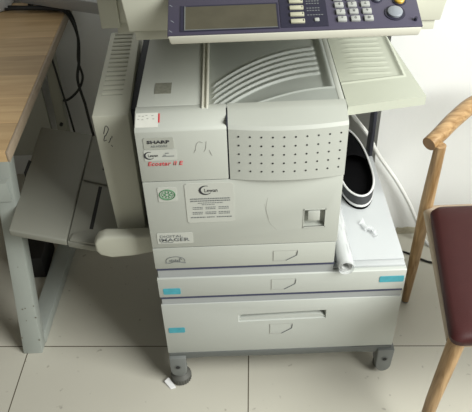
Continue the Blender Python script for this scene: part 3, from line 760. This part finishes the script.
# ------------------------------------------------------------------ desk
dk = thing('desk', 'beech-topped office desk with a white steel sled frame standing beside the copier', 'desk', (0, 0, 0))
b = bmesh.new(); box(b, (-1.30, 0.11, 0.6925), (-0.312, 0.95, 0.720)); obj('desktop', b, 'desk', dk, 0.002)
obj('edge_band', B((-0.312, 0.11, 0.6925), (-0.306, 0.95, 0.7195)), 'desk_edge', dk, 0.0015)
b = bmesh.new()
hexa(b, [(-0.444, 0.112, 0.0), (-0.388, 0.112, 0.0), (-0.386, 0.150, 0.0), (-0.442, 0.150, 0.0)], [(-0.402, 0.250, 0.6925), (-0.360, 0.250, 0.6925), (-0.358, 0.292, 0.6925), (-0.400, 0.292, 0.6925)])
fl_ = obj('leg', b, 'white_metal', dk, 0.003)
def leg_pt(t, z, off=0.0006):   # a point on the front of the leg, t across it
    f = z / 0.6925
    return Vector(((-0.444 + 0.042 * f) * (1 - t) + (-0.388 + 0.028 * f) * t, 0.112 + 0.138 * f - off, z))
for k, (t, z, rr) in enumerate(((0.35, 0.16, 0.0028), (0.50, 0.163, 0.0022), (0.45, 0.12, 0.0018), (0.97, 0.13, 0.003), (0.97, 0.17, 0.0022), (0.06, 0.06, 0.003), (0.5, 0.30, 0.0016), (0.95, 0.05, 0.003))):
    b = bmesh.new(); q = leg_pt(t, z); cyl(b, q, q + Vector((0, 0.0012, 0.0)), rr, rr * 0.8, 7); obj('paint_chip', b, 'dirt', fl_)
b = bmesh.new()
hexa(b, [(-0.436, 0.150, 0.0), (-0.384, 0.150, 0.0), (-0.358, 0.62, 0.0), (-0.410, 0.62, 0.0)], [(-0.436, 0.150, 0.04), (-0.384, 0.150, 0.04), (-0.358, 0.62, 0.04), (-0.410, 0.62, 0.04)])
obj('floor_rail', b, 'white_metal', dk, 0.003)
b = bmesh.new(); hexa(b, [(-0.435, 0.86, 0.0), (-0.400, 0.86, 0.0), (-0.400, 0.90, 0.0), (-0.435, 0.90, 0.0)], [(-0.410, 0.86, 0.6925), (-0.375, 0.86, 0.6925), (-0.375, 0.90, 0.6925), (-0.410, 0.90, 0.6925)])
rl = obj('leg', b, 'shaded_metal', dk, 0.003)
for z, x in ((0.565, -0.398), (0.315, -0.405)):
    b = bmesh.new(); cyl(b, (x, 0.852, z), (x, 0.862, z), 0.006, n=12); obj('leg_bolt', b, 'black', rl)
b = bmesh.new(); hexa(b, [(-0.42, 0.62, 0.0), (-0.35, 0.62, 0.0), (-0.39, 0.90, 0.0), (-0.435, 0.90, 0.0)], [(-0.42, 0.62, 0.04), (-0.35, 0.62, 0.04), (-0.39, 0.90, 0.04), (-0.435, 0.90, 0.04)])
obj('floor_rail', b, 'shaded_metal', dk, 0.003)
b = bmesh.new(); box(b, (-1.25, 0.205, 0.500), (-0.374, 0.270, 0.560)); obj('cross_beam', b, 'white_metal', dk, 0.002)
mp_ = obj('modesty_panel', B((-1.25, 0.84, 0.20), (-0.440, 0.858, 0.6925)), 'panel_grey', dk, 0.002)
b = bmesh.new(); box(b, (-0.60, 0.838, 0.505), (-0.455, 0.8405, 0.516)); box(b, (-0.62, 0.838, 0.437), (-0.470, 0.8405, 0.448)); obj('panel_slot', b, 'hole', mp_)
for x in (-1.27,):
    for y in (0.105, 0.86): obj('leg', B((x, y, 0), (x + 0.05, y + 0.045, 0.6925)), 'white_metal', dk, 0.003)
# things on the desk
b = bmesh.new()
hexa(b, [(-0.455, 0.905, 0.736), (-0.340, 0.855, 0.736), (-0.190, 0.790, 0.736), (-0.165, 0.90, 0.736), (-0.40, 0.985, 0.736)], [(-0.455, 0.905, 0.775), (-0.340, 0.855, 0.775), (-0.190, 0.790, 0.775), (-0.165, 0.90, 0.775), (-0.40, 0.985, 0.775)])
pt = thing('paper_tray', 'pale grey flat tray set across the back corner of the desk towards the copier', 'tray', (0, 0, 0))
obj('tray_body', b, 'devicegrey', pt, 0.004)
b = bmesh.new()
for x, y in ((-0.43, 0.915), (-0.345, 0.885), (-0.40, 0.945)): cyl(b, (x, y, 0.720), (x, y, 0.737), 0.008, n=12)
obj('foot', b, 'black', pt)
b = bmesh.new()
hexa(b, [(-0.68, 0.872, 0.7205), (-0.52, 0.872, 0.7205), (-0.500, 0.885, 0.7205), (-0.492, 0.91, 0.7205), (-0.492, 0.985, 0.7205), (-0.68, 0.985, 0.7205)], [(-0.68, 0.872, 0.79), (-0.52, 0.872, 0.79), (-0.500, 0.885, 0.79), (-0.492, 0.91, 0.79), (-0.492, 0.985, 0.79), (-0.68, 0.985, 0.79)])
dv = thing('desk_device', 'rounded grey device with a black cable on the desk beside the flat tray', 'device', (0, 0, 0))
obj('case', b, 'devicegrey', dv, 0.006, 3)
obj('device_cable', T(spline([(-0.68, 0.868, 0.745), (-0.56, 0.866, 0.760), (-0.50, 0.872, 0.785), (-0.49, 0.90, 0.80)], 6), 0.004, 8), 'black', dv, smooth=True)
# black box under the desk
b = bmesh.new(); box(b, (-0.52, 0.42, 0.0), (-0.435, 0.56, 0.09))
tag(obj('power_adapter', b, 'black', None, 0.006), 'black power adapter on the floor behind the desk leg below the bypass tray', 'adapter')

# ------------------------------------------------------------------ chair
ch = thing('chair', 'oak chair with curved top rail and maroon leather seat near the white wall', 'chair', (0, 0, 0))
CX = 0.93
b = bmesh.new(); tube(b, [(0.705, 0.225, 0.612), (0.705, 0.235, 0.42), (0.709, 0.25, 0.2), (0.711, 0.262, 0.006)], [0.0145, 0.0175, 0.016, 0.0115], 18); obj('leg', b, 'oakz', ch, smooth=True)
b = bmesh.new(); tube(b, [(2 * CX - 0.705, 0.225, 0.612), (2 * CX - 0.705, 0.235, 0.42), (2 * CX - 0.709, 0.25, 0.2), (2 * CX - 0.711, 0.262, 0.006)], [0.0145, 0.0175, 0.016, 0.0115], 18); obj('leg', b, 'oakz', ch, smooth=True)
for sx in (1, -1):
    X_ = lambda x: x if sx == 1 else 2 * CX - x
    b = bmesh.new(); tube(b, [(X_(0.662), -0.205, 0.424), (X_(0.660), -0.210, 0.40), (X_(0.640), -0.220, 0.2), (X_(0.628), -0.226, 0.006)], [0.018, 0.019, 0.016, 0.012], 18); obj('leg', b, 'oakz', ch, smooth=True)
for x, y in ((0.711, 0.262), (2 * CX - 0.711, 0.262), (0.628, -0.226), (2 * CX - 0.628, -0.226)):
    b = bmesh.new(); cyl(b, (x, y, 0.0), (x, y, 0.008), 0.0105, n=16); obj('glide', b, 'greyink', ch)
# top rail
h = [(0.678, 0.232, 0.612), (0.712, 0.262, 0.620), (0.765, 0.316, 0.630), (0.835, 0.372, 0.640), (0.93, 0.395, 0.645)]
pth = spline(h + [(2 * CX - p[0], p[1], p[2]) for p in h[-2::-1]], 8)
b = bmesh.new(); tube(b, pth, [0.0185 + 0.004 * math.sin(math.pi * i / (len(pth) - 1)) for i in range(len(pth))], 20)
tr = obj('top_rail', b, 'oakx', ch, smooth=True)
t0 = (Vector(pth[0]) - Vector(pth[1])).normalized()
b = bmesh.new(); cyl(b, Vector(pth[0]), Vector(pth[0]) + t0 * 0.0008, 0.0180, 0.0172, 20); obj('rail_end', b, 'endgrain', tr)
# seat
def seat_outline(g=0.0):
    cs = [(0.636 + 0 - g, -0.236 - g), (2 * CX - 0.636 + g, -0.236 - g), (2 * CX - 0.700 + g, 0.188 + g), (0.700 - g, 0.188 + g)]
    out = []
    for i, p in enumerate(cs):
        a = Vector(cs[i - 1]); q = Vector(p); e = Vector(cs[(i + 1) % 4]); r = 0.03
        p0 = q + (a - q).normalized() * r; p1 = q + (e - q).normalized() * r
        for k in range(7):
            t = k / 6; out.append((p0 * (1 - t) ** 2 + q * 2 * t * (1 - t) + p1 * t * t))
    return out
b = bmesh.new(); lv = []
for z, g in ((0.415, -0.006), (0.420, 0.0), (0.436, 0.003), (0.446, -0.002), (0.4515, -0.014), (0.455, -0.05), (0.457, -0.12)):
    lv.append([(p.x, p.y, z) for p in seat_outline(g)])
o = ring_loft(lv); obj('seat', o, 'leather', ch, smooth=True)
b = bmesh.new()
pairs = [((0.706, 0.215, 0.402), (0.652, -0.205, 0.402)), ((2 * CX - 0.706, 0.215, 0.402), (2 * CX - 0.652, -0.205, 0.402)), ((0.66, -0.21, 0.402), (2 * CX - 0.66, -0.21, 0.402)), ((0.706, 0.225, 0.402), (2 * CX - 0.706, 0.225, 0.402))]
for a, e in pairs:
    b = bmesh.new(); tube(b, [a, e], [0.0125, 0.0125], 12); obj('seat_rail', b, 'rail', ch, smooth=True)
